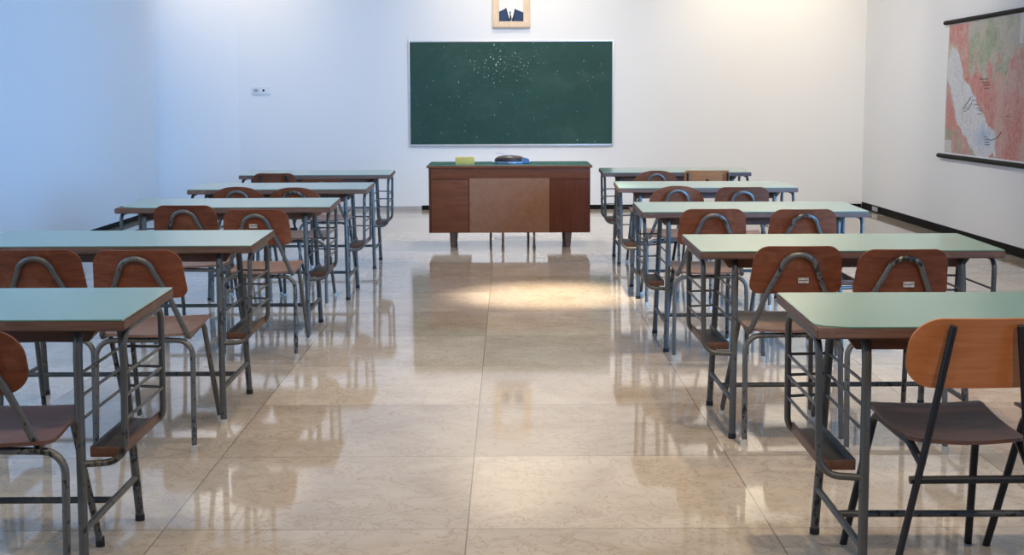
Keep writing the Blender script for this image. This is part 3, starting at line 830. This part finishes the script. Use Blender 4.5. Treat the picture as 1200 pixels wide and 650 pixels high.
for i in range(nx + 1):
    for j in range(nz + 1):
        y = Y0 + (Y1 - Y0) * i / nx; z = Z0 + (Z1 - Z0) * j / nz
        verts.append((-0.014 - 0.004 * math.sin(j / nz * 5), y - 12.47, z - 0.757))
        q = V((y * 3.1, z * 3.1, 2.0)); n1 = noise.fractal(q, 0.9, 2.0, 5); n2 = noise.fractal(q * 2.3 + V((9, 3, 1)), 0.9, 2.0, 5)
        yy, zz = y + 0.05 * n1, z + 0.05 * n2
        red, pale, green, grey = (0.50, 0.115, 0.095), (0.50, 0.27, 0.23), (0.20, 0.28, 0.15), (0.38, 0.37, 0.31)
        if inside((yy, zz), SEA):
            c = (0.60, 0.63, 0.68)
            d = math.hypot((yy - 12.52) / 0.34, (zz - 0.98) / 0.13)
            c = lerp((0.22, 0.42, 0.66), c, d)
            if inside((yy + 0.03, zz - 0.02), SEA) and n2 > 0.35 and yy < 13.2 and zz > 1.0: c = lerp(c, (0.5, 0.5, 0.42), .6)
        elif yy > 13.02 and zz < 1.5 or (yy > 12.62 and zz < 0.9):   # peninsula behind the sea
            c = lerp(red, pale, 0.5 + 1.2 * n1)
            if zz < 1.05: c = lerp(c, green, 0.4 + n2)
        else:
            up = (zz - (1.42 + (13.2 - yy) * 0.10)) / 0.14
            hi = lerp(grey, green, 0.35 + 1.5 * n1)
            if yy > 13.05: hi = lerp(red, pale, 0.3 + n2)
            lo = lerp(red, pale, 0.42 + 1.3 * n1)
            c = lerp(lo, hi, up + 1.6 * n2)
            if yy > 13.35 and zz < 1.86: c = lerp((0.48, 0.45, 0.36), c, (zz - 1.78) / 0.08)
        e = min(y - Y0, Y1 - y, z - Z0, Z1 - z)
        if e < 0.02: c = (0.55, 0.54, 0.53)
        if y > 13.42 and z < 0.93: c = (0.56, 0.55, 0.54)
        if 11.66 < y < 11.75 and z > 1.79: c = (0.60, 0.60, 0.60)
        cols.append((c[0], c[1], c[2], 1))
for i in range(nx):
    for j in range(nz):
        a = i * (nz + 1) + j
        faces.append((a, a + 1, a + nz + 2, a + nz + 1))
me = bpy.data.meshes.new('map_sheet'); me.from_pydata(verts, [], faces)
ca = me.color_attributes.new('print', 'FLOAT_COLOR', 'POINT')
for i, c in enumerate(cols): ca.data[i].color = c
me.materials.append(M['map'])
ms = bpy.data.objects.new('map_sheet', me); COL.objects.link(ms); ms.parent = mp
sd = ms.modifiers.new('thickness', 'SOLIDIFY'); sd.thickness = 0.002
tube_obj('top_rod', [(-0.018, -1.26, 1.303), (-0.018, 1.275, 1.303)], 0.020, M['black'], mp, 12)
tube_obj('bottom_rod', [(-0.022, -1.26, 0.012), (-0.022, 1.33, 0.012)], 0.022, M['black'], mp, 12)
bm = bmesh.new(); add_box(bm, -0.022, -0.012, -1.2, 1.19, 0.030, 0.048)
link('bottom_strip', bm, M['plate_white'], mp, smooth=False)
def stroke(bm, y, z, w, h=0.010): add_box(bm, -0.0205, -0.013, y - 12.47 - w / 2, y - 12.47 + w / 2, z - 0.757, z - 0.757 + h)
def label_line(y, z, n_, w=None, step=0.045):
    bm = bmesh.new()
    for k in range(n_): stroke(bm, y - step * k, z, w or random.uniform(0.022, 0.034), 0.006)
    link('place_label', bm, M['ink'], mp, smooth=False)
for (y, z, n_) in ((12.66, 1.500, 5), (12.60, 1.470, 4), (12.56, 1.445, 4), (12.53, 1.415, 3), (13.105, 1.245, 3), (13.09, 1.225, 3), (13.08, 1.205, 2), (12.85, 1.31, 3), (12.80, 1.27, 3), (12.72, 1.235, 4), (12.66, 1.215, 3), (12.70, 1.185, 3), (12.495, 0.985, 2), (12.46, 0.962, 3), (12.46, 0.938, 3), (12.46, 0.915, 3), (11.98, 1.172, 3)):
    label_line(y, z, n_)
for (a, b_) in (((12.33, 0.957), (12.174, 0.985)), ((12.174, 0.985), (12.06, 1.04)), ((13.05, 1.26), (12.90, 1.34)), ((12.98, 1.22), (12.86, 1.29))):
    tube_obj('pointer_line', [(-0.019, a[0] - 12.47, a[1] - 0.757), (-0.019, b_[0] - 12.47, b_[1] - 0.757)], 0.003, M['ink'], mp, 6)

# ------------------------------------------------------------------ lights
def spot(name, loc, target, power, col, size_deg=50, blend=0.8, rad=0.05):
    l = bpy.data.lights.new(name, 'SPOT'); l.energy = power; l.color = col
    l.spot_size = math.radians(size_deg); l.spot_blend = blend; l.shadow_soft_size = rad
    o = bpy.data.objects.new(name, l); COL.objects.link(o); o.location = loc
    o.rotation_euler = (V(target) - V(loc)).to_track_quat('-Z', 'Y').to_euler(); return o
def area(name, loc, target, power, col, sx, sy):
    l = bpy.data.lights.new(name, 'AREA'); l.shape = 'RECTANGLE'; l.size = sx; l.size_y = sy; l.energy = power; l.color = col
    o = bpy.data.objects.new(name, l); COL.objects.link(o); o.location = loc
    o.rotation_euler = (V(target) - V(loc)).to_track_quat('-Z', 'Z').to_euler(); return o

WARM = (1.0, 0.74, 0.44); NEUT = (1.0, 0.80, 0.56); DAY = (0.12, 0.44, 1.0)
# daylight in the window openings, falling across the room onto the far part of the left wall
for w, pw in ((W1, 25), (W2, 185)):
    o = area('daylight', (XR + 0.12, (w[0] + w[1]) / 2, (WS + WT) / 2), (XL, (w[0] + w[1]) / 2 + 8.4, 1.3), pw, DAY, WT - WS - 0.1, w[1] - w[0] - 0.1)
    o.data.spread = math.radians(75)
area('daylight', (XL - 0.12, 5.2, 2.15), (XL + 3, 6.0, 1.2), 115, (0.34, 0.62, 1.0), 2.0, 8.2)
# track spots washing the end wall
for x, pw in ((-3.3, 170), (0.05, 150), (3.1, 190)):
    spot('track_or_fill_spot', (x, YB - 1.4, 4.15), (x, YB, 2.9), pw, (1.0, 0.82, 0.58), 78, 1.0)
# the one narrow spot that makes the pool on the floor
spot('track_or_fill_spot', (0.31, 8.9, 4.2), (0.31, 9.42, 0), 3400, (1.0, 0.86, 0.66), 22, 1.0, 0.12)
for x in (-1.6, 1.35):
    for y in (4.2, 7.5, 10.9):
        spot('track_or_fill_spot', (x * 0.9, y, 4.2), (x, y + 0.1, 0), 300 if x > 0 else 120, (1.0, 0.77, 0.50) if x > 0 else (1.0, 0.88, 0.74), 95 if x > 0 else 72, 0.9, 0.07)
spot('track_or_fill_spot', (0.0, 6.3, 4.2), (0.0, 6.4, 0), 150, NEUT, 90, 0.9, 0.07)
for x, pw in ((-0.6, 250), (2.3, 400)):  # added fill spots that lift the lower end wall, not known fixtures
    spot('track_or_fill_spot', (x, 12.6, 4.2), (x * 1.1, YB, 1.2), pw, (1.0, 0.94, 0.88), 85, 1.0, 0.07)
spot('track_or_fill_spot', (1.2, 12.6, 4.2), (XR, 14.2, 1.1), 260, (1.0, 0.92, 0.84), 80, 1.0, 0.07)  # fill spot added to brighten the map-side wall
spot('track_or_fill_spot', (0.0, 14.2, 4.2), (0.0, 14.4, 0), 600, (1.0, 0.93, 0.86), 80, 1.0, 0.07)  # extra overhead fill, put in to lighten the far floor
# invented fill spots added behind the camera to brighten the chair backs
for x in (-1.5, 1.5):
    spot('track_or_fill_spot', (x, -0.6, 4.2), (x, 5.2, 0.5), 400 if x > 0 else 260, NEUT, 75, 1.0, 0.07)
for y in (3.0, 8.0, 13.0):  # added soft general fill from above, standing for no known ceiling fixture
    area('ceiling_fill', (0.3, y, 4.28), (0.3, y, 0), 22, (0.9, 0.95, 1.0), 1.2, 1.2)

wd = bpy.data.worlds.new('World'); SC.world = wd; wd.use_nodes = True
wd.node_tree.nodes['Background'].inputs[0].default_value = (0.45, 0.65, 1.0, 1)
wd.node_tree.nodes['Background'].inputs[1].default_value = 1.0

# ------------------------------------------------------------------ camera
f, pitch, yaw, roll, Hc = 1619.8, 0.1287, 0.0021, -0.0036, 1.3427
F = V((math.sin(yaw) * math.cos(pitch), math.cos(yaw) * math.cos(pitch), -math.sin(pitch)))
R0 = V((math.cos(yaw), -math.sin(yaw), 0)); U0 = R0.cross(F)
R = R0 * math.cos(roll) + U0 * math.sin(roll); U = -R0 * math.sin(roll) + U0 * math.cos(roll)
cam = bpy.data.cameras.new('camera'); cam.sensor_width = 36; cam.lens = f * 36 / 1200; cam.clip_end = 100
co = bpy.data.objects.new('camera', cam); COL.objects.link(co)
mt = Matrix(((R.x, U.x, -F.x, 0), (R.y, U.y, -F.y, 0), (R.z, U.z, -F.z, Hc), (0, 0, 0, 1)))
co.matrix_world = mt
SC.camera = co
SC.view_settings.view_transform = 'Standard'; SC.view_settings.look = 'None'
SC.view_settings.gamma = 1; SC.view_settings.use_curve_mapping = False
SC.view_settings.exposure = 0.0
try: SC.cycles.use_denoising = True
except Exception: pass
